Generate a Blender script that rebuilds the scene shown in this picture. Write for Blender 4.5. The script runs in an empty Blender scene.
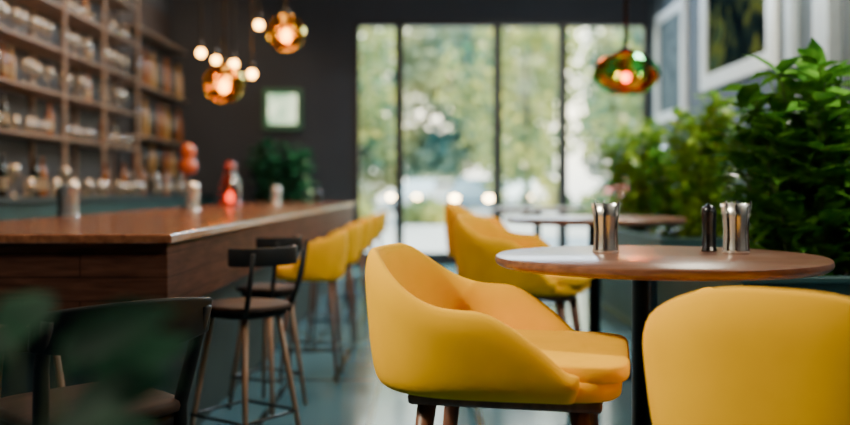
import bpy, math, random
from mathutils import Vector, Matrix
random.seed(7)
H=0.95; F=900.0
def PX(px,D): return (px-425)/F*D
def PZ(py,D): return H-(py-190)/F*D
col=bpy.context.scene.collection

# ---------------- materials ----------------
def newmat(name):
    m=bpy.data.materials.new(name); m.use_nodes=True
    nt=m.node_tree; b=nt.nodes['Principled BSDF']
    return m,nt,b
def N(nt,t,**k):
    n=nt.nodes.new(t)
    for a,v in k.items(): setattr(n,a,v)
    return n
def ramp(nt,stops):
    r=N(nt,'ShaderNodeValToRGB'); e=r.color_ramp.elements
    e[0].position=stops[0][0]; e[0].color=(*stops[0][1],1)
    e[1].position=stops[-1][0]; e[1].color=(*stops[-1][1],1)
    for p,c in stops[1:-1]:
        x=e.new(p); x.color=(*c,1)
    return r
def mat(name,c,rough=.5,metal=0,var=.15,scale=6,bump=0,bscale=200,spec=.5,sheen=0,coat=0):
    m,nt,b=newmat(name)
    tc=N(nt,'ShaderNodeTexCoord'); no=N(nt,'ShaderNodeTexNoise'); no.inputs['Scale'].default_value=scale
    nt.links.new(tc.outputs['Object'],no.inputs['Vector'])
    r=ramp(nt,[(.3,tuple(x*(1-var) for x in c)),(.7,tuple(min(1,x*(1+var)) for x in c))])
    nt.links.new(no.outputs['Fac'],r.inputs['Fac']); nt.links.new(r.outputs['Color'],b.inputs['Base Color'])
    b.inputs['Roughness'].default_value=rough; b.inputs['Metallic'].default_value=metal
    b.inputs['Specular IOR Level'].default_value=spec
    b.inputs['Sheen Weight'].default_value=sheen; b.inputs['Coat Weight'].default_value=coat
    if bump:
        n2=N(nt,'ShaderNodeTexNoise'); n2.inputs['Scale'].default_value=bscale
        nt.links.new(tc.outputs['Object'],n2.inputs['Vector'])
        bp=N(nt,'ShaderNodeBump'); bp.inputs['Strength'].default_value=bump; bp.inputs['Distance'].default_value=.0012
        nt.links.new(n2.outputs['Fac'],bp.inputs['Height']); nt.links.new(bp.outputs['Normal'],b.inputs['Normal'])
    return m
def wood(name,c1,c2,rough=.35,stretch=(1,14,14),scale=3,coat=0,planks=0,spec=.5):
    m,nt,b=newmat(name)
    tc=N(nt,'ShaderNodeTexCoord'); mp=N(nt,'ShaderNodeMapping'); mp.inputs['Scale'].default_value=stretch
    nt.links.new(tc.outputs['Object'],mp.inputs['Vector'])
    no=N(nt,'ShaderNodeTexNoise'); no.inputs['Scale'].default_value=scale; no.inputs['Detail'].default_value=6; no.inputs['Distortion'].default_value=.35
    nt.links.new(mp.outputs['Vector'],no.inputs['Vector'])
    r=ramp(nt,[(.32,c1),(.68,c2)]); nt.links.new(no.outputs['Fac'],r.inputs['Fac'])
    out=r.outputs['Color']
    if planks:
        s=N(nt,'ShaderNodeSeparateXYZ'); nt.links.new(tc.outputs['Object'],s.inputs[0])
        ad=N(nt,'ShaderNodeMath',operation='ADD'); nt.links.new(s.outputs['X'],ad.inputs[0]); nt.links.new(s.outputs['Y'],ad.inputs[1])
        cb=N(nt,'ShaderNodeCombineXYZ'); nt.links.new(ad.outputs[0],cb.inputs['X']); nt.links.new(s.outputs['Z'],cb.inputs['Y'])
        br=N(nt,'ShaderNodeTexBrick'); br.inputs['Scale'].default_value=1; br.inputs['Brick Width'].default_value=1.7; br.inputs['Row Height'].default_value=planks
        br.inputs['Mortar Size'].default_value=.002; br.inputs['Color1'].default_value=(1,1,1,1); br.inputs['Color2'].default_value=(.75,.75,.75,1); br.inputs['Mortar'].default_value=(.2,.2,.2,1)
        nt.links.new(cb.outputs[0],br.inputs['Vector'])
        mx=N(nt,'ShaderNodeMix',data_type='RGBA',blend_type='MULTIPLY'); mx.inputs['Factor'].default_value=1
        nt.links.new(out,mx.inputs['A']); nt.links.new(br.outputs['Color'],mx.inputs['B']); out=mx.outputs['Result']
    nt.links.new(out,b.inputs['Base Color']); b.inputs['Roughness'].default_value=rough; b.inputs['Coat Weight'].default_value=coat; b.inputs['Specular IOR Level'].default_value=spec
    return m
def emis(name,c,s):
    m,nt,b=newmat(name); b.inputs['Base Color'].default_value=(*c,1)
    b.inputs['Emission Color'].default_value=(*c,1); b.inputs['Emission Strength'].default_value=s
    return m
def thin_glass(name,c,gl=.12,c2=None,nscale=5,extra=None,face=.6,ef=.35,c3=None):
    m,nt,b=newmat(name); nt.nodes.remove(b); out=nt.nodes['Material Output']
    t=N(nt,'ShaderNodeBsdfTransparent'); g=N(nt,'ShaderNodeBsdfGlossy'); g.inputs['Roughness'].default_value=.08
    t.inputs['Color'].default_value=(*c,1)
    if c2:
        tc=N(nt,'ShaderNodeTexCoord'); no=N(nt,'ShaderNodeTexNoise'); no.inputs['Scale'].default_value=nscale
        nt.links.new(tc.outputs['Object'],no.inputs['Vector'])
        st=[(.42,c),(.58,c2)] if not c3 else [(.40,c),(.47,c2),(.54,c3)]
        r=ramp(nt,st); nt.links.new(no.outputs['Fac'],r.inputs['Fac']); nt.links.new(r.outputs['Color'],t.inputs['Color'])
        nt.links.new(r.outputs['Color'],g.inputs['Color'])
    lw=N(nt,'ShaderNodeLayerWeight'); lw.inputs['Blend'].default_value=.35
    ad=N(nt,'ShaderNodeMath',operation='MULTIPLY_ADD'); ad.inputs[1].default_value=face; ad.inputs[2].default_value=gl
    nt.links.new(lw.outputs['Facing'],ad.inputs[0])
    mx=N(nt,'ShaderNodeMixShader'); nt.links.new(ad.outputs[0],mx.inputs[0]); nt.links.new(t.outputs[0],mx.inputs[1]); nt.links.new(g.outputs[0],mx.inputs[2])
    if extra:
        d=N(nt,'ShaderNodeBsdfTranslucent'); d.inputs['Color'].default_value=(*extra,1)
        if c3: nt.links.new(r.outputs['Color'],d.inputs['Color'])
        m2=N(nt,'ShaderNodeMixShader'); m2.inputs[0].default_value=ef
        nt.links.new(mx.outputs[0],m2.inputs[1]); nt.links.new(d.outputs[0],m2.inputs[2]); mx=m2
    nt.links.new(mx.outputs[0],out.inputs['Surface'])
    return m
def leafmat(name,c1,c2,rough=.35,trans=.25,sc=14):
    m,nt,b=newmat(name)
    tc=N(nt,'ShaderNodeTexCoord'); no=N(nt,'ShaderNodeTexNoise'); no.inputs['Scale'].default_value=sc
    nt.links.new(tc.outputs['Object'],no.inputs['Vector'])
    r=ramp(nt,[(.35,c1),(.68,c2)]); nt.links.new(no.outputs['Fac'],r.inputs['Fac']); nt.links.new(r.outputs['Color'],b.inputs['Base Color'])
    b.inputs['Roughness'].default_value=rough
    tr=N(nt,'ShaderNodeBsdfTranslucent'); nt.links.new(r.outputs['Color'],tr.inputs['Color'])
    mx=N(nt,'ShaderNodeMixShader'); mx.inputs[0].default_value=trans
    nt.links.new(b.outputs[0],mx.inputs[1]); nt.links.new(tr.outputs[0],mx.inputs[2]); nt.links.new(mx.outputs[0],nt.nodes['Material Output'].inputs['Surface'])
    return m

M_yel=mat('yellow_fabric',(.97,.50,.003),.8,var=.05,scale=8,bump=.5,bscale=420,sheen=.02,spec=.12)
M_leg=wood('walnut_leg',(.10,.035,.02),(.20,.08,.045),.4,(14,14,1))
M_legd=wood('dark_seat_wood',(.02,.010,.008),(.05,.024,.016),.65,(14,2,2),spec=.3)
M_legl=wood('oak_leg',(.26,.13,.075),(.40,.22,.13),.4,(14,14,1))
M_top=wood('walnut_table_top',(.11,.046,.030),(.22,.105,.068),.28,(1.0,16,16),2.5)
M_bartop=wood('polished_bar_top',(.15,.050,.024),(.32,.125,.058),.2,(10,1,10),3)
M_barbody=wood('plank_bar_front',(.06,.022,.013),(.15,.058,.034),.6,(2,2,16),3,planks=.075,spec=.12)
M_black=mat('black_metal',(.010,.010,.012),.3,.4)
M_blackp=mat('black_lacquer',(.006,.007,.009),.55,spec=.25)
M_teal=mat('dark_teal_paint',(.018,.066,.070),.5)
M_slate=mat('slate_panel',(.012,.030,.036),.6)
M_wall=mat('charcoal_wall',(.038,.044,.060),.8,var=.08,scale=2)
M_wallr=mat('grey_blue_wall',(.085,.11,.135),.8,var=.08,scale=2)
M_ceil=mat('dark_ceiling',(.03,.03,.035),.9)
M_frame=mat('window_frame_paint',(.010,.014,.020),.4)
M_shelf=wood('shelf_oak',(.20,.135,.10),(.33,.24,.18),.5,(8,1,8))
M_shelfback=wood('shelf_back',(.024,.018,.018),(.042,.032,.030),.6,(8,1,8))
M_chrome=mat('chrome',(.95,.94,.92),.26,.85,var=.03)
M_dchrome=mat('dark_glossy_metal',(.10,.10,.105),.18,1,var=.05)
M_white=mat('white_frame_paint',(.85,.87,.87),.4,var=.03)
M_pil=mat('pale_grey_paint',(.36,.41,.44),.5,var=.05)
M_soil=mat('soil',(.03,.018,.01),.9,var=.4,scale=30)
M_pot=mat('clay_pot',(.10,.08,.07),.7)
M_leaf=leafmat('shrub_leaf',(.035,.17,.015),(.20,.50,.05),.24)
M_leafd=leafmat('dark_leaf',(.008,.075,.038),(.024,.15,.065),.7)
M_leafy=leafmat('yellow_green_leaf',(.12,.32,.025),(.38,.56,.06),.35,.3)  # paler, yellower green than shrub_leaf
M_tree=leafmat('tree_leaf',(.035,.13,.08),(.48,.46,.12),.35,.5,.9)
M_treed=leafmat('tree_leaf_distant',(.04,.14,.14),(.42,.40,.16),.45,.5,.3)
M_bark=mat('bark',(.05,.04,.035),.9,var=.3)
M_stem=mat('plant_stem',(.06,.10,.025),.7)
M_pane=thin_glass('window_glass',(.97,.99,.98),.0,face=.2)
M_ware=thin_glass('glassware',(.90,.87,.82),.20,extra=(.85,.74,.60),ef=.10)
M_amber=thin_glass('amber_glass',(1,.56,.07),.06,(1,.78,.24),9,face=.35)
M_multi=thin_glass('coloured_glass',(.85,.08,.02),.09,(1,.50,.08),5.5,face=.4,c3=(.20,.60,.36))
M_redglass=thin_glass('red_glass_globe',(.9,.10,.04),.14)
M_orange=mat('orange_glass',(.42,.075,.010),.25,var=.2,coat=.3)
M_red=mat('red_glass',(.30,.016,.010),.15,var=.2,coat=.5)
M_bulb=emis('bulb_glow',(1,.46,.08),26)
M_bulbs=emis('small_bulb_glow',(1,.48,.09),30)
M_bott=[mat('bottle_dark',(.02,.022,.015),.1,coat=.5),mat('bottle_amber',(.24,.075,.008),.12,coat=.5),mat('bottle_green',(.03,.08,.025),.12,coat=.5),mat('bottle_gold',(.34,.19,.05),.15,coat=.5)]
M_label=mat('paper_label',(.35,.28,.19),.7)
M_head=emis('headlight_glow',(1,.68,.32),60)

# floor
M_floor,nt,b=newmat('blue_grey_tile_floor')
tc=N(nt,'ShaderNodeTexCoord'); br=N(nt,'ShaderNodeTexBrick'); br.offset=.5
br.inputs['Scale'].default_value=1; br.inputs['Brick Width'].default_value=.45; br.inputs['Row Height'].default_value=.9
br.inputs['Mortar Size'].default_value=.016; br.inputs['Color1'].default_value=(.10,.24,.32,1); br.inputs['Color2'].default_value=(.06,.17,.24,1); br.inputs['Mortar'].default_value=(.006,.018,.026,1)
nt.links.new(tc.outputs['Object'],br.inputs['Vector'])
no=N(nt,'ShaderNodeTexNoise'); no.inputs['Scale'].default_value=3
nt.links.new(tc.outputs['Object'],no.inputs['Vector'])
mr=N(nt,'ShaderNodeMapRange'); mr.inputs['To Min'].default_value=.08; mr.inputs['To Max'].default_value=.24
nt.links.new(no.outputs['Fac'],mr.inputs['Value']); nt.links.new(mr.outputs[0],b.inputs['Roughness'])
b.inputs['Specular IOR Level'].default_value=.38
nt.links.new(br.outputs['Color'],b.inputs['Base Color'])

# ---------------- mesh helpers ----------------
def me(name,v,f,m,smooth=True):
    d=bpy.data.meshes.new(name); d.from_pydata([tuple(x) for x in v],[],f); d.update()
    d.materials.append(m)
    if smooth:
        for p in d.polygons: p.use_smooth=True
    return d
def ob(name,d,loc=(0,0,0),parent=None,rot=None):
    o=bpy.data.objects.new(name,d); col.objects.link(o); o.location=loc
    if parent: o.parent=parent
    if rot: o.rotation_euler=rot
    return o
def empty(name,loc,label,cat,yaw=0,group=None):
    o=bpy.data.objects.new(name,None); o.empty_display_size=.05; col.objects.link(o); o.location=loc; o.rotation_euler=(0,0,yaw)
    tag(o,label,cat,group); return o
def tag(o,label,cat,group=None):
    o['label']=label; o['category']=cat
    if group: o['group']=group
    return o
def boxvf(x0,x1,y0,y1,z0,z1,v,f):
    i=len(v)
    v+= [(x0,y0,z0),(x1,y0,z0),(x1,y1,z0),(x0,y1,z0),(x0,y0,z1),(x1,y0,z1),(x1,y1,z1),(x0,y1,z1)]
    f+= [tuple(i+k for k in q) for q in ((0,3,2,1),(4,5,6,7),(0,1,5,4),(1,2,6,5),(2,3,7,6),(3,0,4,7))]
def boxes(name,bs,m,parent=None,loc=(0,0,0),bevel=0):
    v=[];f=[]
    for b_ in bs: boxvf(*b_,v,f)
    o=ob(name,me(name,v,f,m,False),loc,parent)
    if bevel:
        md=o.modifiers.new('b','BEVEL'); md.width=bevel; md.segments=3
    return o
def lathe(name,prof,m,seg=40,smooth=True):
    v=[];f=[]; n=len(prof)
    for i in range(seg):
        a=2*math.pi*i/seg
        for r,z in prof: v.append((r*math.cos(a),r*math.sin(a),z))
    for i in range(seg):
        j=(i+1)%seg
        for k in range(n-1): f.append((i*n+k,j*n+k,j*n+k+1,i*n+k+1))
    return me(name,v,f,m,smooth)
def superell(name,a,b,c,e1,e2,m,nu=40,nv=20,loc=(0,0,0)):
    sp=lambda w,e: math.copysign(abs(w)**e,w)
    v=[];f=[]
    for i in range(nv+1):
        ph=-math.pi/2+math.pi*i/nv
        for j in range(nu):
            th=2*math.pi*j/nu
            cp=sp(math.cos(ph),e1) if 0<i<nv else 0
            v.append((loc[0]+a*cp*sp(math.cos(th),e2),loc[1]+b*cp*sp(math.sin(th),e2),loc[2]+c*sp(math.sin(ph),e1)))
    for i in range(nv):
        for j in range(nu):
            k=(j+1)%nu; f.append((i*nu+j,i*nu+k,(i+1)*nu+k,(i+1)*nu+j))
    return me(name,v,f,m)
def tube(name,pts,rad,m,seg=10,flat=1.0):
    pts=[Vector(p) for p in pts]; n=len(pts)
    if not isinstance(rad,(list,tuple)): rad=[rad]*n
    v=[];f=[]
    for i,p in enumerate(pts):
        t=(pts[min(i+1,n-1)]-pts[max(i-1,0)]).normalized()
        up=Vector((0,0,1)) if abs(t.z)<.95 else Vector((1,0,0))
        a=t.cross(up).normalized(); b_=a.cross(t).normalized()
        for k in range(seg):
            th=2*math.pi*k/seg; v.append(p+a*math.cos(th)*rad[i]*flat+b_*math.sin(th)*rad[i])
    for i in range(n-1):
        for k in range(seg):
            l=(k+1)%seg; f.append((i*seg+k,i*seg+l,(i+1)*seg+l,(i+1)*seg+k))
    f.append(tuple(range(seg-1,-1,-1))); f.append(tuple((n-1)*seg+k for k in range(seg)))
    return me(name,v,f,m)

# ---------------- tub chair shell ----------------
def shell(name,Rx,Ry,La,zb,hback,harm,htip,th,m,pw=2.5,flare=.16,x0=-.02,nt_=44,s0=.16,pe=1.6,s1=.62):
    T=.60
    def P(t):
        s=abs(t); sg=1 if t>=0 else -1
        if s<=T:
            a=s/T*math.pi/2
            return Vector((x0-Rx*abs(math.cos(a))**(2/pw), sg*Ry*abs(math.sin(a))**(2/pw)))
        q=(s-T)/(1-T)
        return Vector((x0+La*q, sg*Ry*(1-.05*q*q)))
    def sm(x): x=max(0,min(1,x)); return x*x*(3-2*x)
    def hh(t):
        s=abs(t)
        if s<.62: return hback+(harm-hback)*sm((s-s0)/(s1-s0))
        q=(s-.62)/.38
        return harm+(htip-harm)*(q**pe if htip<harm else sm(q))
    v=[];f=[]; rings=[]
    ts=[-1+2*i/nt_ for i in range(nt_+1)]
    def ring(t,shr,adv):
        p=P(t); e=.004; d=(P(min(1,t+e))-P(max(-1,t-e))).normalized(); nrm=Vector((d.y,-d.x))
        if nrm.dot(p-Vector((x0,0)))<0: nrm=-nrm
        h=hh(t); out=[]
        fr=[0,.06,.25,.5,.75,.92]
        for q in fr:
            k=1-flare*(1-q)**1.3; ins=.018 if q==0 else (.004 if q==.06 else 0); out.append((k,ins,zb+(h-zb-th*.45)*q))
        for aa in (60,90,120):
            a=math.radians(aa); out.append((1,th/2-th/2*math.cos(a),h-th*.45+th*.45*math.sin(a)))
        for q in reversed(fr):
            k=1-flare*(1-q)**1.3; out.append((k,th,zb+(h-zb-th*.45)*q))
        pts=[]
        for k,ins,z in out:
            w=Vector((x0,0))+(p-Vector((x0,0)))*k - nrm*ins
            pts.append(Vector((w.x,w.y,z)))
        if shr<1 or adv:
            mid=[]
            for q_,pp in zip(out,pts):
                kk,ins,z=q_
                cc=Vector((x0,0))+(p-Vector((x0,0)))*kk-nrm*th/2
                qx=Vector((cc.x,cc.y,z))
                r=qx+(pp-qx)*shr
                r.z=zb+(r.z-zb)*(1-(1-shr)*.16); r.x+=adv
                mid.append(r)
            pts=mid
        return pts
    seq=[(-1,.12,.03),(-1,.55,.026),(-1,.85,.014)]+[(t,1,0) for t in ts]+[(1,.85,.014),(1,.55,.026),(1,.12,.03)]
    for s in seq: rings.append(ring(*s))
    n=len(rings[0])
    for r in rings: v+=r
    for i in range(len(rings)-1):
        for k in range(n):
            l=(k+1)%n; f.append((i*n+k,(i+1)*n+k,(i+1)*n+l,i*n+l))
    f.append(tuple(range(n))); f.append(tuple((len(rings)-1)*n+k for k in range(n-1,-1,-1)))
    return me(name,v,f,m)
def add_sub(o,l=1):
    s=o.modifiers.new('s','SUBSURF'); s.levels=l; s.render_levels=l
def fixn(d):
    import bmesh
    b_=bmesh.new(); b_.from_mesh(d); bmesh.ops.recalc_face_normals(b_,faces=b_.faces); b_.to_mesh(d); b_.free()

def tub_chair(loc,yaw,label,hback=.815,harm=.700,htip=.575,zb=.505,seat=.590,La=.20,group='yellow armchairs',s0=.14,pe=1.5,th=.044,s1=.58):
    e=empty('armchair',loc,label,'chair',yaw,group)
    d=shell('backrest',.285,.30,La,zb,hback,harm,htip,th,M_yel,s0=s0,pe=pe,flare=.08,pw=2.5,s1=s1); fixn(d)
    o=ob('backrest',d,(0,0,0),e); add_sub(o)
    ob('seat_base',superell('seat_base',.252,.248,.026,.22,.38,M_yel,56,16,loc=(.040,0,zb+.024)),(0,0,0),e)
    c0=zb+.036
    ob('seat_cushion',superell('seat_cushion',.258,.238,(seat-c0)/2,.30,.28,M_yel,56,24,loc=(.050,0,(seat+c0)/2)),(0,0,0),e)
    boxes('leg_frame',[(-.17,.25,-.21,.21,zb-.026,zb+.002)],M_leg,e,bevel=.01)
    for sx,sy in ((-1,-1),(-1,1),(1,-1),(1,1)):
        x=.165*sx+.035; y=.175*sy
        ob('leg',tube('leg',[(x,y,zb-.015),(x+.055*sx,y+.05*sy,.0)],[.022,.013],M_leg,12),(0,0,0),e)
    return e
c1=tub_chair((.170,2.14,0),math.radians(-12),'yellow upholstered armchair with sloping arms beside the round table')
c2=tub_chair((.735,1.70,0),math.radians(54),'yellow armchair with high rounded arms at the round table',hback=.790,harm=.712,htip=.738,zb=.46,La=.20,s0=.02,s1=.52,th=.06)
c3=tub_chair((PX(522,4.1),4.1,0),math.radians(-18),'yellow armchair pulled up to the next wooden table',hback=.835,harm=.74,zb=.50)
c4=tub_chair((PX(490,6.0),6.0,0),math.radians(-10),'yellow armchair at a table near the windows',hback=.87,harm=.77)

# ---------------- round tables ----------------
def round_table(loc,R,h,label,offx=0,seg=96):
    e=empty('round_table',loc,label,'table',0)
    t=.028
    d=lathe('table_top',[(0,h-t),(R-.012,h-t),(R-.003,h-t+.006),(R,h-t/2),(R-.002,h-.004),(R-.008,h),(0,h)],M_top,seg,True)
    fixn(d)
    o=ob('table_top',d,(0,0,0),e); md=o.modifiers.new('e','EDGE_SPLIT'); md.split_angle=math.radians(40)
    ob('pedestal',lathe('pedestal',[(0,.02),(.034,.02),(.034,h-t-.012),(.12,h-t-.010),(.12,h-t),(0,h-t)],M_black,32,True),(offx,0,0),e)
    ob('base',lathe('base',[(0,0),(.27,0),(.27,.008),(.25,.016),(.05,.026),(0,.026)],M_black,64,True),(offx,0,0),e)
    return e
TX,TY,TH=.625,2.42,.775
round_table((TX,TY,0),.435,TH,'round walnut cafe table on a black pedestal',-.035)
round_table((.90,4.78,0),.47,.805,'round wooden cafe table by the planter')
round_table((.97,7.75,0),.42,.80,'round wooden cafe table near the windows')

# ---------------- cruets ----------------
def shaker(x,y,z,label,m=M_chrome,s=1.0,group='cruets',wd=1.0):
    e=empty('shaker',(x,y,z),label,'shaker',0,group)
    b_=ob('body',lathe('body',[(0,0),(.036*s,0),(.037*s,.004*s),(.033*s,.012*s),(.031*s,.05*s),(.033*s,.085*s),(.036*s,.112*s),(.033*s,.116*s),(0,.112*s)],m,14,False),(0,0,0),e)
    l_=ob('lid',lathe('lid',[(.033*s,.112*s),(.034*s,.118*s),(.030*s,.127*s),(.012*s,.131*s),(.006*s,.137*s),(0,.138*s)],m,28),(0,0,0),e)
    b_.scale=l_.scale=(wd,wd,1)
    return e
def caddy(x,y,z,label,s=1.0):
    e=empty('cruet_caddy',(x,y,z),label,'shaker holder',0,'chrome cruet caddies')
    prof=[(0,0),(.036,0),(.038,.004),(.035,.014),(.033,.06),(.036,.10),(.042,.138),(.040,.138),(.034,.10),(.031,.06),(.028,.02),(0,.018)]
    ob('body',lathe('body',[(a*s,b_*s) for a,b_ in prof],M_chrome,16,True),(0,0,0),e)
    ob('inner_cup',lathe('inner_cup',[(0,.02),(.024*s,.02),(.026*s,.128*s),(.024*s,.128*s),(.022*s,.05*s),(0,.05*s)],M_dchrome,20),(0,0,0),e)
    for a in (-2.5,-1.9,-.9,1.5):
        ob('handle',tube('handle',[(.039*s*math.cos(a),.039*s*math.sin(a),.01),(.036*s*math.cos(a),.036*s*math.sin(a),.07*s),(.045*s*math.cos(a),.045*s*math.sin(a),.145*s)],.0024,M_dchrome,8),(0,0,0),e)
    return e
caddy(PX(606,2.50),2.50,TH,'chrome cruet caddy standing on the round table')
shaker(PX(709,2.56),2.56,TH,'dark glossy pepper mill on the round table',M_dchrome,1.0,wd=.6)
caddy(PX(736,2.48),2.48,TH,'chrome cruet caddy beside the dark pepper mill',1.0)

# ---------------- bar ----------------
ZB=.812; BX=-.79; BY0=2.8; BY1=10.2; BL=-1.92
bar=empty('bar_counter',((BX+BL)/2,(BY0+BY1)/2,0),'long wooden bar counter with polished top and plank front','bar counter')
cx,cy=(BX+BL)/2,(BY0+BY1)/2
def rel(b_): return (b_[0]-cx,b_[1]-cx,b_[2]-cy,b_[3]-cy,b_[4],b_[5])
boxes('countertop',[rel((BL,BX,BY0,BY1,ZB-.03,ZB))],M_bartop,bar,bevel=.006)
boxes('body',[rel((BL+.04,BX-.02,BY0+.03,BY1-.05,ZB-.25,ZB-.03))],M_barbody,bar,bevel=.004)
boxes('plinth',[rel((BL+.1,BX-.12,BY0+.14,BY1-.1,0,ZB-.25))],M_slate,bar)
shaker(PX(70,4.6),4.6,ZB,'chrome shaker standing on the bar counter',M_chrome,1.35)
shaker(PX(60,4.75)+.0,4.8,ZB,'dark metal shaker standing on the bar counter',M_dchrome,1.25,wd=.8)
shaker(PX(192,6.0),6.0,ZB,'chrome shaker further along the bar counter',M_chrome,1.4)
shaker(PX(276,8.6),8.6,ZB,'chrome shaker near the far bar end',M_chrome,1.3)
shaker(PX(318,9.4),9.4,ZB,'small dark shaker near the far bar end',M_dchrome,1.1)
e=empty('table_lamp',(PX(188,6.6),6.6,ZB),'small lamp with stacked orange glass globes on the bar','lamp')
ob('base',lathe('base',[(0,0),(.06,0),(.06,.012),(.012,.03),(.01,.28),(0,.28)],M_black,24),(0,0,0),e)
ob('lamp_shade',lathe('lamp_shade',[(0,.25),(.05,.26),(.072,.305),(.062,.345),(.040,.365),(.052,.39),(.060,.42),(.045,.46),(.02,.478),(0,.48)],M_orange,32),(0,0,0),e)
e=empty('candle_lantern',(PX(230,7.8),7.8,ZB),'red glass candle lantern glowing on the bar','lantern')
ob('base',lathe('base',[(0,0),(.10,0),(.105,.02),(.09,.04),(0,.04)],M_red,24),(0,0,0),e)
ob('globe',lathe('globe',[(.07,.04),(.095,.10),(.09,.20),(.06,.26),(.045,.33),(.05,.34)],M_redglass,24),(0,0,0),e)
ob('lid',lathe('lid',[(.055,.33),(.05,.36),(.02,.38),(0,.39)],M_red,24),(0,0,0),e)
ob('candle',lathe('candle',[(0,.04),(.03,.04),(.03,.10),(.012,.12),(0,.14)],emis('candle_glow',(1,.45,.2),6),16),(0,0,0),e)

# ---------------- stools ----------------
def yellow_stool(X,Y,label):
    e=empty('bar_stool',(X,Y,0),label,'stool',math.pi,'yellow bar stools along the bar')
    d=shell('backrest',.16,.175,.07,.50,.745,.70,.61,.036,M_yel,flare=.12,pw=3,pe=1.8); fixn(d)
    o=ob('backrest',d,(0,0,0),e); add_sub(o)
    ob('seat',superell('seat',.165,.155,.040,.4,.45,M_yel,32,14,loc=(.02,0,.54)),(0,0,0),e)
    for sx,sy in ((-1,-1),(-1,1),(1,-1),(1,1)):
        ob('leg',tube('leg',[(.10*sx,.10*sy,.51),(.140*sx,.140*sy,0)],[.011,.008],M_leg,10),(0,0,0),e)
    k=.128
    ob('footrest',tube('footrest',[(-k,-k,.16),(k,-k,.16),(k,k,.16),(-k,k,.16),(-k,-k,.16)],.006,M_black,8),(0,0,0),e)
for D in (4.55,5.55,6.7,8.0,9.4):
    yellow_stool(-.57,D,'yellow upholstered bar stool with walnut legs at the bar')
def black_stool(X,Y,yaw,label,h=.52,bt=.75,w=.15,legm=None,seatm=None,group=None):
    legm=legm or M_legl
    e=empty('bar_stool',(X,Y,0),label,'stool',yaw,group)
    ob('seat',superell('seat',w+.01,w,.014,.5,.7,seatm or M_legd,36,12,loc=(0,0,h)),(0,0,0),e)
    ob('seat_rim',superell('seat_rim',w-.01,w-.02,.015,.4,.7,M_blackp,36,12,loc=(0,0,h-.022)),(0,0,0),e)
    for sx,sy in ((-1,-1),(-1,1),(1,-1),(1,1)):
        ob('leg',tube('leg',[(w*.55*sx,w*.55*sy,h-.025),(w*1.0*sx,w*.95*sy,0)],[.011,.009],legm,10),(0,0,0),e)
    for sy in (-1,1):
        ob('back_post',tube('back_post',[(-w*.75,sy*w*.7,h-.02),(-w*.95,sy*w*.8,h+.06),(-w*1.15,sy*w*.85,bt-.02)],[.010,.009,.008],M_blackp,10),(0,0,0),e)
    pts=[(-w*1.2+.10*(abs(a)/75)**2*1.0, w*1.05*math.sin(math.radians(a)), bt-.03) for a in range(-75,76,10)]
    v=[];f=[]
    for i,(x,y,z) in enumerate(pts):
        for dx,dz in ((-.01,-.036),(.008,-.036),(.008,.028),(-.01,.028)): v.append((x+dx,y,z+dz))
    n=len(pts)
    for i in range(n-1):
        for k in range(4): f.append((i*4+k,i*4+(k+1)%4,(i+1)*4+(k+1)%4,(i+1)*4+k))
    f+=[(3,2,1,0),tuple((n-1)*4+k for k in range(4))]
    d=me('backrest',v,f,M_blackp); fixn(d); o=ob('backrest',d,(0,0,0),e)
    md=o.modifiers.new('b','BEVEL'); md.width=.006; md.segments=2
    k=w*.90
    ob('footrest',tube('footrest',[(-k,-k,.14),(k,-k,.14),(k,k,.14),(-k,k,.14),(-k,-k,.14)],.006,M_black,8),(0,0,0),e)
    return e
black_stool(-.655,3.28,math.radians(145),'black bar stool with wooden legs and curved back',w=.15,h=.53)
black_stool(-.69,3.95,math.radians(150),'black bar stool with curved back tucked at the bar',w=.12)
def dining(X,Y,yaw,label):
    e=empty('dining_chair',(X,Y,0),label,'chair',yaw)
    h=.44
    ob('seat',superell('seat',.18,.18,.02,.4,.4,M_legd,40,12,loc=(0,0,h)),(0,0,0),e)
    ob('apron',superell('apron',.165,.165,.025,.3,.35,M_blackp,40,12,loc=(0,0,h-.035)),(0,0,0),e)
    for sx,sy in ((1,-1),(1,1)):
        ob('leg',tube('leg',[(.14*sx,.14*sy,h-.03),(.17*sx,.16*sy,0)],[.017,.012],M_blackp,10),(0,0,0),e)
    for sy in (-1,1):
        ob('leg',tube('leg',[(-.17,.16*sy,0),(-.14,.165*sy,h),(-.18,.18*sy,h+.14),(-.225,.185*sy,.68)],[.012,.018,.016,.013],M_blackp,10),(0,0,0),e)
    v=[];f=[];n=17
    for i in range(n):
        a=-1+2*i/(n-1); x=-.255+.06*a*a; y=.21*a
        hh=.058*(1-.30*a*a)
        for dx,dz in ((-.004,-hh),(.018,-hh),(.000,hh),(-.020,hh)): v.append((x+dx,y,.655+dz))
    for i in range(n-1):
        for k in range(4): f.append((i*4+k,i*4+(k+1)%4,(i+1)*4+(k+1)%4,(i+1)*4+k))
    f+=[(3,2,1,0),tuple((n-1)*4+k for k in range(4))]
    d=me('backrest',v,f,M_blackp); fixn(d); o=ob('backrest',d,(0,0,0),e)
    md=o.modifiers.new('b','BEVEL'); md.width=.008; md.segments=3
dining(-.80,2.13,math.radians(135),'black wooden chair with curved back beside the bar end')
black_stool(-1.10,2.45,math.radians(100),'low stool with pale wooden seat beside the bar end',h=.56,bt=.60,w=.13,seatm=M_legl)

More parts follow.
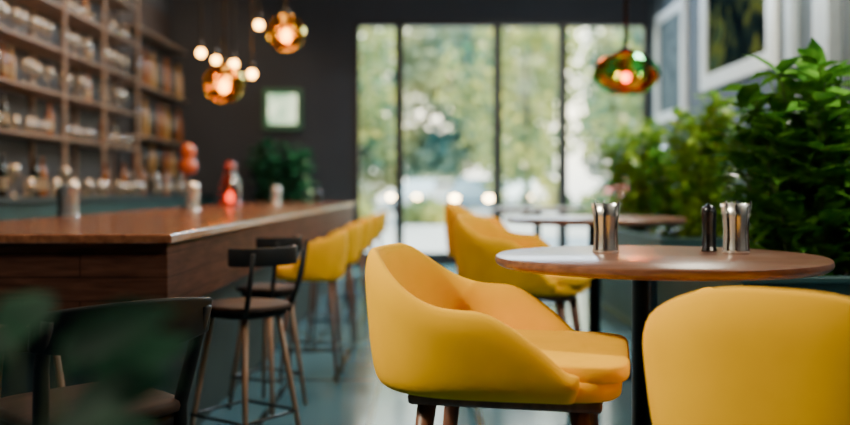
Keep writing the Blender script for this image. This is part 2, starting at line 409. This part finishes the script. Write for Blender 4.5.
# ---------------- planter + shrubs ----------------
def leaf(v,f,p,dr,up,L,W):
    dr=dr.normalized(); s=dr.cross(up)
    if s.length<1e-3: s=dr.cross(Vector((1,0,0)))
    s.normalize(); n=s.cross(dr).normalized(); i=len(v)
    def q(a,b_,c): v.append(p+dr*(a*L)+s*(b_*W)+n*(c*L))
    q(0,0,0); q(.3,0,.02); q(.68,0,.0); q(1,0,-.12)
    q(.28,.42,.08); q(.66,.40,.05); q(.28,-.42,.08); q(.66,-.40,.05)
    f+= [(i,i+1,i+4),(i+1,i+2,i+5,i+4),(i+2,i+3,i+5),(i,i+6,i+1),(i+1,i+6,i+7,i+2),(i+2,i+7,i+3)]
def rv():
    while True:
        a=Vector((random.uniform(-1,1),random.uniform(-1,1),random.uniform(-1,1)))
        if .05<a.length<1: return a
def shrub(loc,rx,ry,h,nst,nl,L,label,mleaf,group='hedge plants in the planters',name='shrub',z0=0):
    e=empty(name,loc,label,'plant',0,group)
    lv=[];lf=[];sv=[];sf=[]
    for s in range(nst):
        a=random.uniform(0,2*math.pi); r=math.sqrt(random.random())
        bx,by=.35*rx*r*math.cos(a),.35*ry*r*math.sin(a)
        tx,ty=rx*r*math.cos(a),ry*r*math.sin(a)
        hh=h*random.uniform(.7,1.0)*(1-.18*r*r)
        pts=[]
        for i in range(8):
            q=i/7; w=q**.55
            pts.append(Vector((bx+(tx-bx)*w+random.uniform(-.01,.01),by+(ty-by)*w+random.uniform(-.01,.01),z0+hh*q)))
        d=tube('t',pts,[.006*(1-.7*i/7) for i in range(8)],M_stem,5)
        o=len(sv); sv+=[x.co.copy() for x in d.vertices]; sf+=[tuple(o+k for k in p.vertices) for p in d.polygons]; bpy.data.meshes.remove(d)
        for k in range(nl):
            q=.06+.94*(k/(nl-1)); i=min(6,int(q*7)); fr=q*7-i
            p=pts[i].lerp(pts[i+1],fr); t=(pts[i+1]-pts[i]).normalized()
            for sg in range(3):
                o_=rv(); o_.z*=.4; out=Vector((tx,ty,0))*1.2
                dr=t*.45+o_.normalized()*.9+out*.5
                leaf(lv,lf,p+o_*.012,dr,Vector((0,0,1))+rv()*.5,L*random.uniform(.65,1.1),L*.60*random.uniform(.8,1.1))
    ob('stems',me('stems',sv,sf,M_stem),(0,0,0),e)
    ob('foliage',me('foliage',lv,lf,mleaf),(0,0,0),e)
    return e
PZT=.64
def planter(x0,x1,y0,y1):
    pe=empty('planter',(x0,y0,0),'dark teal planter box beside the tables','planter',0,'teal planters')
    w=x1-x0; l=y1-y0
    boxes('box',[(0,w,0,.03,.06,PZT),(0,w,l-.03,l,.06,PZT),(0,.03,.03,l-.03,.06,PZT),(w-.03,w,.03,l-.03,.06,PZT),(.03,w-.03,.03,l-.03,.06,.12)],M_teal,pe)
    boxes('rim',[(-.012,w+.012,-.012,.04,PZT,PZT+.02),(-.012,w+.012,l-.04,l+.012,PZT,PZT+.02),(-.012,.04,.04,l-.04,PZT,PZT+.02),(w-.04,w+.012,.04,l-.04,PZT,PZT+.02)],M_teal,pe,bevel=.003)
    boxes('plinth',[(.04,w-.04,.04,l-.04,0,.06)],M_black,pe)
    boxes('soil',[(.03,w-.03,.03,l-.03,.12,PZT-.03)],M_soil,pe)
planter(1.06,1.85,3.0,4.15); planter(1.42,2.15,5.4,7.7)
zs=PZT-.03
shrub((1.45,3.27,zs),.32,.22,.82,44,9,.145,'dense leafy green shrub with broad glossy leaves in the planter',M_leaf)
shrub((1.58,3.88,zs),.22,.18,.72,22,8,.13,'leafy green shrub in the planter',M_leaf)
shrub((1.80,5.75,zs),.22,.22,.94,34,10,.13,'yellow-green leafy shrub in the far planter',M_leafy)
shrub((1.78,6.46,zs),.18,.18,.68,22,8,.13,'leafy green shrub in the far planter',M_leaf)
shrub((1.66,7.2,zs),.24,.24,.92,34,10,.13,'yellow-green leafy shrub at the far planter end',M_leafy)
e=shrub((-1.72,10.78,0),.34,.30,1.15,30,9,.20,'dark leafy potted plant beyond the far bar end',M_leafd,group=None,name='potted_plant',z0=.42)
ob('pot',lathe('pot',[(0,0),(.16,0),(.20,.42),(.205,.45),(.18,.45),(.175,.41),(0,.41)],M_pot,32),(0,0,0),e)

# near floor plant
e=empty('potted_plant',(-.31,.66,0),'broad-leaved dark green plant in a floor pot','plant')
ob('pot',lathe('pot',[(0,0),(.10,0),(.13,.30),(.135,.32),(.12,.32),(.115,.28),(0,.28)],M_pot,32),(0,0,0),e)
sv=[];sf=[];lv=[];lf=[]
for i in range(18):
    a=i*2.4; r=.05+.09*random.random(); hh=.71+.12*random.random()
    pts=[Vector((.015*math.cos(a),.015*math.sin(a),.27)),Vector((.02*math.cos(a),.02*math.sin(a),.27+(hh-.27)*.6)),Vector((r*.6*math.cos(a),r*.6*math.sin(a),hh))]
    d=tube('t',pts,[.004,.003,.002],M_stem,6); o=len(sv); sv+=[x.co.copy() for x in d.vertices]; sf+=[tuple(o+k for k in p.vertices) for p in d.polygons]
    leaf(lv,lf,pts[-1],Vector((math.cos(a),math.sin(a),.5)),Vector((.2,-.7,1)),.10,.055)
ob('stems',me('stems',sv,sf,M_stem),(0,0,0),e); ob('foliage',me('foliage',lv,lf,M_leafd),(0,0,0),e)

# ---------------- room ----------------
WL,WR,WB,WF,CE=-3.2,2.85,11.4,-2.2,3.6
def struct(o): o['kind']='structure'; return o
struct(boxes('floor',[(WL-.2,WR+.2,WF-.2,WB+.2,-.1,0)],M_floor))
struct(boxes('ceiling',[(WL-.2,WR+.2,WF-.2,WB+.2,CE,CE+.1)],M_ceil))
struct(boxes('wall_left',[(WL-.2,WL,WF,WB+.2,0,CE)],M_wall))
struct(boxes('wall_right',[(WR,WR+.2,WF,WB+.2,0,CE)],M_wallr))
struct(boxes('wall_front',[(WL,WR,WF-.2,WF,0,CE)],M_wall))
wx=[PX(p,WB) for p in (355,399.5,497.5,563,648)]; wz0,wz1=.10,PZ(22,WB)
struct(boxes('wall_back',[(WL,wx[0],WB,WB+.2,0,CE),(wx[0],WR,WB,WB+.2,wz1,CE),(wx[0],WR,WB,WB+.2,0,wz0),(wx[4],WR,WB,WB+.2,wz0,wz1)],M_wall))
struct(boxes('baseboard_back',[(WL,wx[0]-.01,WB-.02,WB,0,.12)],M_frame))
struct(boxes('baseboard_right',[(WR-.02,WR,WF,WB-.03,0,.12)],M_pil))
for i in range(4):
    a,b_=wx[i],wx[i+1]; t=.055
    o=struct(boxes('window_%d'%(i+1),[(a,a+t,WB-.02,WB+.12,wz0,wz1),(b_-t,b_,WB-.02,WB+.12,wz0,wz1),(a+t,b_-t,WB-.02,WB+.12,wz1-t,wz1),(a+t,b_-t,WB-.02,WB+.12,wz0,wz0+t)],M_frame))
    g=boxes('window_pane',[(a+t,b_-t,WB+.04,WB+.05,wz0+t,wz1-t)],M_pane,o)
struct(boxes('trim_1',[(WR-.06,WR,6.85,7.0,.12,CE)],M_pil,bevel=.01))
struct(boxes('trim_2',[(WR-.10,WR,6.15,6.4,.12,CE)],M_pil,bevel=.01))

def art_mat(name,c,rough=.9,spec=0.0):
    m,nt,b=newmat(name); tc=N(nt,'ShaderNodeTexCoord'); no=N(nt,'ShaderNodeTexNoise'); no.inputs['Scale'].default_value=2.6; no.inputs['Detail'].default_value=3; no.inputs['Distortion'].default_value=1
    nt.links.new(tc.outputs['Object'],no.inputs['Vector']); r=ramp(nt,c); nt.links.new(no.outputs['Fac'],r.inputs['Fac']); nt.links.new(r.outputs['Color'],b.inputs['Base Color']); b.inputs['Roughness'].default_value=rough; b.inputs['Specular IOR Level'].default_value=spec
    return m
def picture(y0,y1,z0,z1,fm,am,label,fw=.07):
    e=empty('picture_frame',(WR-.003,(y0+y1)/2,z0),label,'picture')
    hy=(y1-y0)/2; hz=z1-z0
    boxes('frame',[(-.05,0,-hy,hy,0,fw),(-.05,0,-hy,hy,hz-fw,hz),(-.05,0,-hy,-hy+fw,fw,hz-fw),(-.05,0,hy-fw,hy,fw,hz-fw)],fm,e)
    boxes('print',[(-.02,0,-hy+fw,hy-fw,fw,hz-fw)],am,e)
A1=art_mat('abstract_grey_print',[(.3,(.07,.09,.10)),(.5,(.16,.20,.21)),(.7,(.06,.08,.09))])
A2=art_mat('abstract_dark_print',[(.38,(.003,.005,.007)),(.50,(.010,.020,.018)),(.58,(.10,.11,.02)),(.70,(.02,.05,.035))])
picture(9.75,10.95,1.75,3.05,M_white,A1,'slim white framed grey abstract print on the wall',.11)
picture(7.25,9.15,1.95,3.50,M_white,A2,'white framed dark greenish abstract print on the wall',.14)

gm,nt,b=newmat('lit_green_panel'); tc=N(nt,'ShaderNodeTexCoord'); gr=N(nt,'ShaderNodeTexNoise'); gr.inputs['Scale'].default_value=3
nt.links.new(tc.outputs['Object'],gr.inputs['Vector']); r=ramp(nt,[(.4,(.10,.35,.18)),(.6,(.8,.95,.6))]); nt.links.new(gr.outputs['Fac'],r.inputs['Fac']); nt.links.new(r.outputs['Color'],b.inputs['Emission Color']); b.inputs['Emission Strength'].default_value=2.2
e=empty('light_box',(PX(283,WB),WB-.003,PZ(130,WB)),'small framed light box glowing pale green on dark wall','light box')
boxes('frame',[(-.25,.25,-.06,0,0,.07),(-.25,.25,-.06,0,.45,.52),(-.25,-.18,-.06,0,.07,.45),(.18,.25,-.06,0,.07,.45)],mat('dark_green_frame',(.05,.16,.10),.4),e)
boxes('panel',[(-.18,.18,-.04,0,.07,.45)],gm,e)

# ---------------- shelving ----------------
WX=WL+.004
su=empty('shelving_unit',(WX,5.0,0),'tall oak shelving unit filled with glassware','shelves')
ys=[5.0,7.25,8.15,9.1]; zbds=[1.37,1.72,2.07,2.42,2.77,3.12]
boxes('back_panel',[(0.001,.02,0,4.1,.92,3.5)],M_shelfback,su)
for y in ys: boxes('upright',[(.28,.305,y-5.0-.012,y-5.0+.012,.92,3.5),(.02,.05,y-5.0-.012,y-5.0+.012,.92,3.5)],M_shelf,su)
for z in zbds:
    for a,b_ in zip(ys[:-1],ys[1:]):
        boxes('shelf',[(.02,.295,a-5+.012,b_-5-.012,z-.016,z)],M_shelf,su)
cb=empty('back_bar_cabinet',(WX+.03,4.6,0),'dark teal back bar cabinet below the shelves','cabinet')
boxes('body',[(0,.52,0,6.7,0,.86)],M_teal,cb)
boxes('worktop',[(0,.55,-.02,6.72,.86,.90)],M_slate,cb,bevel=.004)
ws=empty('wall_shelf_rack',(WX,9.3,0),'wall rack holding rows of wine bottles','shelves')
boxes('back_panel',[(.001,.02,0,1.95,1.0,3.1)],M_shelfback,ws)
for z in (1.10,1.52,2.06,2.66): boxes('shelf',[(.02,.24,0,1.95,z-.016,z)],M_shelf,ws)

wg=lathe('wine_glass',[(0,0),(.034,0),(.034,.003),(.006,.008),(.004,.08),(.02,.095),(.036,.125),(.038,.155),(.031,.20),(.029,.20),(.036,.155),(.034,.126),(.018,.098),(0,.092)],M_ware,14)
tb=lathe('glass_tumbler',[(0,0),(.031,0),(.035,.12),(.033,.12),(.029,.012),(0,.012)],M_ware,14)
bm=[lathe('wine_bottle',[(0,0),(.036,0),(.038,.01),(.038,.20),(.03,.235),(.014,.26),(.013,.31),(.016,.312),(.016,.33),(0,.331)],m,16) for m in M_bott]
lab=lathe('label',[(.0387,.06),(.0387,.15)],M_label,16)
def put(kind,x,y,z,group,label,sc=1,l=True):
    if kind=='w': o=ob('wine_glass',wg,(x,y,z)); c='glass'
    elif kind=='t': o=ob('glass_tumbler',tb,(x,y,z)); c='glass'
    else:
        o=ob('wine_bottle',bm[kind],(x,y,z)); c='bottle'
        if l: ob('label',lab,(0,0,0),o)
    o.scale=(sc,sc,sc); tag(o,label,c,group)
for zi,z in enumerate(zbds[:-1]):
    y=5.9
    while y<8.98:
        if min(abs(y-q) for q in ys)>.05:
            k=['t','w','w','t','w'][zi] if random.random()<.85 else random.choice([0,1,1,3])
            if k in ('w','t'): put(k,-2.96+random.uniform(-.02,.02),y,z,'glassware on the shelves','clear stemmed glass on the oak shelf' if k=='w' else 'clear tumbler on the oak shelf',1.0)
            else: put(k,-2.98+random.uniform(-.02,.02),y,z,'bottles on the oak shelves','bottle with paper label on the oak shelf',.8)
        y+=random.uniform(.13,.17)
y=5.7
while y<10.8:
    k=random.choice(['t','t','w','t',0,1])
    put(k,-2.72+random.uniform(-.03,.05),y,.90,'glasses and bottles on the back bar','clear glass standing on the back bar worktop' if k in('t','w') else 'liquor bottle standing on the back bar worktop',1.1 if k in ('t','w') else .85)
    y+=random.uniform(.12,.17)
for z,n_ in ((1.52,7),(2.06,7),(1.10,7)):
    for i in range(n_):
        put([1,3,0,1,0,3,0][(i+int(z*3))%7],-3.02,9.43+i*.265,z,'wine bottles on the wall rack','dark or amber wine bottle on the wall rack',1.25 if z>1.2 else 1.05,False)

# ---------------- pendants ----------------
def pendant(px,py,D,R,label,m,flat=1.0,cordr=.006):
    z=PZ(py,D); x=PX(px,D)
    e=empty('pendant_lamp',(x,D,z),label,'lamp')
    ob('cord',tube('cord',[(0,0,R*flat*.95),(0,0,CE-z)],cordr,M_black,8),(0,0,0),e)
    ob('canopy',lathe('canopy',[(0,CE-z-.03),(.05,CE-z-.025),(.055,CE-z),(0,CE-z)],M_black,20),(0,0,0),e)
    prof=[]
    for i in range(17):
        a=math.radians(-62+ (62+75)*i/16); prof.append((R*math.cos(a)*(1+.015*(i%2)),R*flat*math.sin(a)))
    ob('lamp_shade',lathe('lamp_shade',prof,m,22,False),(0,0,0),e)
    ob('cap',lathe('cap',[(0,R*flat+.03),(.02,R*flat+.03),(R*.3,R*flat*.96),(0,R*flat*.9)],M_black,20),(0,0,0),e)
    s=.034 if R<.15 else .024
    ob('bulb',superell('bulb',s,s,s*1.2,1,1,M_bulb,20,12,loc=(0,0,-.02)),(0,0,0),e)
    return (x,D,z)
pl=[pendant(286,33,6.0,.125,'amber glass globe pendant lamp hanging above the bar',M_amber,cordr=.008),
    pendant(224,84,6.0,.135,'amber glass globe pendant lamp hanging lower above bar',M_amber,cordr=.008)]
pl.append(pendant(626,74,5.2,.19,'wide multicoloured glass pendant lamp over the tables',M_multi,flat=.68,cordr=.014))
for px,py,D in ((201,53,6.4),(216,60,7.2),(234,64,6.8),(252,74,6.2),(259,25,6.4)):
    z=PZ(py,D); e=empty('pendant_bulb',(PX(px,D),D,z),'bare glowing globe bulb hanging on a cord','lamp',0,'bare bulbs above the bar')
    ob('bulb',superell('bulb',.030,.030,.030,1,1,M_bulbs,20,12),(0,0,0),e)
    ob('socket',lathe('socket',[(0,.026),(.018,.026),(.018,.08),(0,.085)],M_black,14),(0,0,0),e)
    ob('cord',tube('cord',[(0,0,.08),(0,0,CE-z)],.006,M_black,6),(0,0,0),e)

# ---------------- outside ----------------
GM=mat('asphalt_street',(.24,.25,.28),.6,var=.2,scale=.4)
o=boxes('ground',[(-40,45,WB+.3,90,-.12,-.02)],GM); struct(o)
def tree(x,y,h,r,label,n=2200,low=.60,m=None,L=.24,sp=.28,zk=.95):
    e=empty('tree',(x,y,-.02),label,'tree',0,'street trees')
    ob('trunk',tube('trunk',[(0,0,0),(.05,0,h*.3),(-.05,.05,h*.75)],[.13,.09,.05],M_bark,10),(0,0,0),e)
    v=[];f=[]
    cl=[rv()*r*.74 for _ in range(26)]
    for k in range(n):
        c=random.choice(cl)+rv()*r*sp; c.z=c.z*zk+h*low
        if c.z<.1: continue
        leaf(v,f,c,rv(),rv(),L,L*.85)
    ob('foliage',me('foliage',v,f,m or M_tree,False),(0,0,0),e)
for x,y,h,r in ((-3.0,18.5,5.0,2.0),(5.4,19,5.0,2.0)):
    tree(x,y,h,r,'leafy green street tree seen through the windows',n=1200)
for x,y,h,r in ((-3.2,29,7.6,3.2),(3.5,31,8.4,3.4),(10.3,29,7.6,3.2)):
    tree(x,y,h,r,'leafy green street tree further down the street',n=1900,m=M_tree,L=.30,low=.52,zk=1.3)
for i in range(6):
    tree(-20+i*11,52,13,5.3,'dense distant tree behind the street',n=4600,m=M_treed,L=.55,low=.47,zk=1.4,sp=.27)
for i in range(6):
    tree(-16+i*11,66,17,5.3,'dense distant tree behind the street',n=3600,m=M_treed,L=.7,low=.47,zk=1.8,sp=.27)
def bush(x,y,r,L=.2,n=900):
    e=empty('bush',(x,y,-.02),'rounded roadside bush outside the windows','plant',0,'roadside bushes')
    v=[];f=[]
    for k in range(n):
        c=rv()*r; c.z=abs(c.z)*.8+.05
        leaf(v,f,c,rv(),rv(),L,L*.8)
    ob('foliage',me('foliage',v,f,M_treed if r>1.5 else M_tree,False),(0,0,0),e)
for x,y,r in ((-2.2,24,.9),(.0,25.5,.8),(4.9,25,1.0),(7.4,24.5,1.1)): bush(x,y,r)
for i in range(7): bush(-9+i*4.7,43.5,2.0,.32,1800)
def car(x,y,m,label,yaw=0):
    e=empty('car',(x,y,-.02),label,'car',yaw)
    prof=[(-2.1,.35),(-2.15,.7),(-1.9,.88),(-1.2,.95),(-.65,1.38),(.6,1.42),(1.25,1.02),(2.0,.92),(2.15,.65),(2.1,.35)]
    v=[];f=[];n=len(prof)
    for s,k in ((-.85,.95),(-.8,1),(.8,1),(.85,.95)):
        for a,b_ in prof: v.append((a*k if abs(s)>.82 else a,s*(1-.18*max(0,b_-.95)/.45),b_))
    for i in range(3):
        for k in range(n-1): f.append((i*n+k,i*n+k+1,(i+1)*n+k+1,(i+1)*n+k))
    f.append(tuple(range(n))); f.append(tuple(3*n+k for k in range(n-1,-1,-1)))
    d=me('body',v,f,m,False); fixn(d); ob('body',d,(0,0,0),e)
    boxes('side_window',[(-.95,.85,-.80,-.76,.98,1.28)],M_blackp,e)
    for sx in (-1.35,1.35):
        for sy in (-.78,.78):
            ob('wheel',lathe('wheel',[(0,-.1),(.2,-.1),(.31,-.09),(.33,0),(.31,.09),(.2,.1),(0,.1)],M_blackp,20),(sx,sy,.33),e,(math.pi/2,0,0))
    for sy in (-.6,.6):
        ob('headlight',superell('headlight',.06,.14,.08,.8,.8,M_head,14,8),(-2.12,sy,.68),e)
car(.2,38,mat('silver_car_paint',(.45,.47,.50),.25,.3),'silver car parked on the street outside',math.radians(60))
car(4.2,39,mat('white_car_paint',(.75,.75,.75),.3),'white car parked on the street outside',math.radians(75))
car(9.0,38.0,mat('red_car_paint',(.5,.05,.04),.3),'red car parked on the street outside',math.radians(40))
car(2.0,33.5,mat('blue_grey_car_paint',(.18,.24,.30),.3),'blue-grey car waiting on the street outside',math.radians(80))

# ---------------- lights ----------------
def area(loc,tgt,size,power,c,sy=None):
    l=bpy.data.lights.new('area','AREA'); l.energy=power; l.color=c; l.size=size
    if sy: l.shape='RECTANGLE'; l.size_y=sy
    o=bpy.data.objects.new('added_area_light',l); col.objects.link(o); o.location=loc  # added lamps without fixtures, each aimed to brighten one area
    o.rotation_euler=(Vector(tgt)-Vector(loc)).to_track_quat('-Z','Y').to_euler(); return o
def spot(loc,tgt,power,c,ang,size=.08):
    l=bpy.data.lights.new('spot','SPOT'); l.energy=power; l.color=c; l.spot_size=math.radians(ang); l.spot_blend=.6; l.shadow_soft_size=size
    o=bpy.data.objects.new('added_spot',l); col.objects.link(o); o.location=loc  # added spots without fixtures, aimed at the chairs and stools
    o.rotation_euler=(Vector(tgt)-Vector(loc)).to_track_quat('-Z','Y').to_euler(); return o
spot((-2.2,1.5,3.0),(.42,2.0,.62),620,(1,.88,.62),30,.12)
area((-2.3,1.7,2.6),(.45,2.0,.6),.4,34,(1,.90,.72))
area((2.3,2.4,3.3),(1.4,3.4,.9),.4,105,(1,.95,.78))  # added fill brightening the near shrubs
area((2.0,6.0,3.4),(1.8,6.6,1.2),.5,85,(1,.95,.76))  # added fill brightening the far shrubs
area((-1.3,6.4,3.4),(-1.3,6.4,0),.4,46,(1,.60,.30),3)
spot((-.9,2.9,3.4),(-.75,3.7,.5),110,(1,.66,.38),50,.1)
area((.6,10.9,3.35),(.2,5,.6),2.6,150,(.68,.85,1),.4)  # added cool lamp above the windows, stands in for daylight
area((-1.9,7.0,3.4),(-3.0,7.2,1.7),.3,70,(1,.68,.40),3)  # added warm fill for the glassware shelves
area((-2.2,10.2,3.4),(-3.0,10.2,1.8),.3,20,(1,.66,.36),1.2)  # added warm fill for the bottle rack
area((1.2,8.5,3.4),(2.85,8.6,2.2),.5,22,(.9,.95,1),2)  # added fill for the pictures on the right wall
for x,y,z in pl:
    l=bpy.data.lights.new('pendant_glow','POINT'); l.energy=26; l.color=(1,.52,.18); l.shadow_soft_size=.05
    o=bpy.data.objects.new('pendant_glow',l); col.objects.link(o); o.location=(x,y,z-.02)
s=bpy.data.lights.new('sun','SUN'); s.energy=24; s.color=(1,.82,.50); s.angle=.02
so=bpy.data.objects.new('sun',s); col.objects.link(so); so.rotation_euler=Vector((-.55,-.45,-.70)).to_track_quat('-Z','Y').to_euler()
w=bpy.data.worlds.new('w'); bpy.context.scene.world=w; w.use_nodes=True; nt=w.node_tree; bg=nt.nodes['Background']
tc=N(nt,'ShaderNodeTexCoord'); sp=N(nt,'ShaderNodeSeparateXYZ'); nt.links.new(tc.outputs['Generated'],sp.inputs[0])
r=ramp(nt,[(0,(.55,.55,.5)),(.08,(1,.90,.68)),(.5,(.55,.80,.92))]); nt.links.new(sp.outputs['Z'],r.inputs['Fac']); nt.links.new(r.outputs['Color'],bg.inputs['Color'])
bg.inputs['Strength'].default_value=8

# ---------------- camera ----------------
cd=bpy.data.cameras.new('camera'); cam=bpy.data.objects.new('camera',cd); col.objects.link(cam)
cam.location=(0,0,H); cam.rotation_euler=(math.pi/2,0,0)
cd.sensor_width=36; cd.lens=36*F/850; cd.shift_y=(190-212.5)/850
cd.dof.use_dof=True; cd.dof.focus_distance=2.15; cd.dof.aperture_fstop=1.35; cd.clip_start=.05
bpy.context.scene.camera=cam
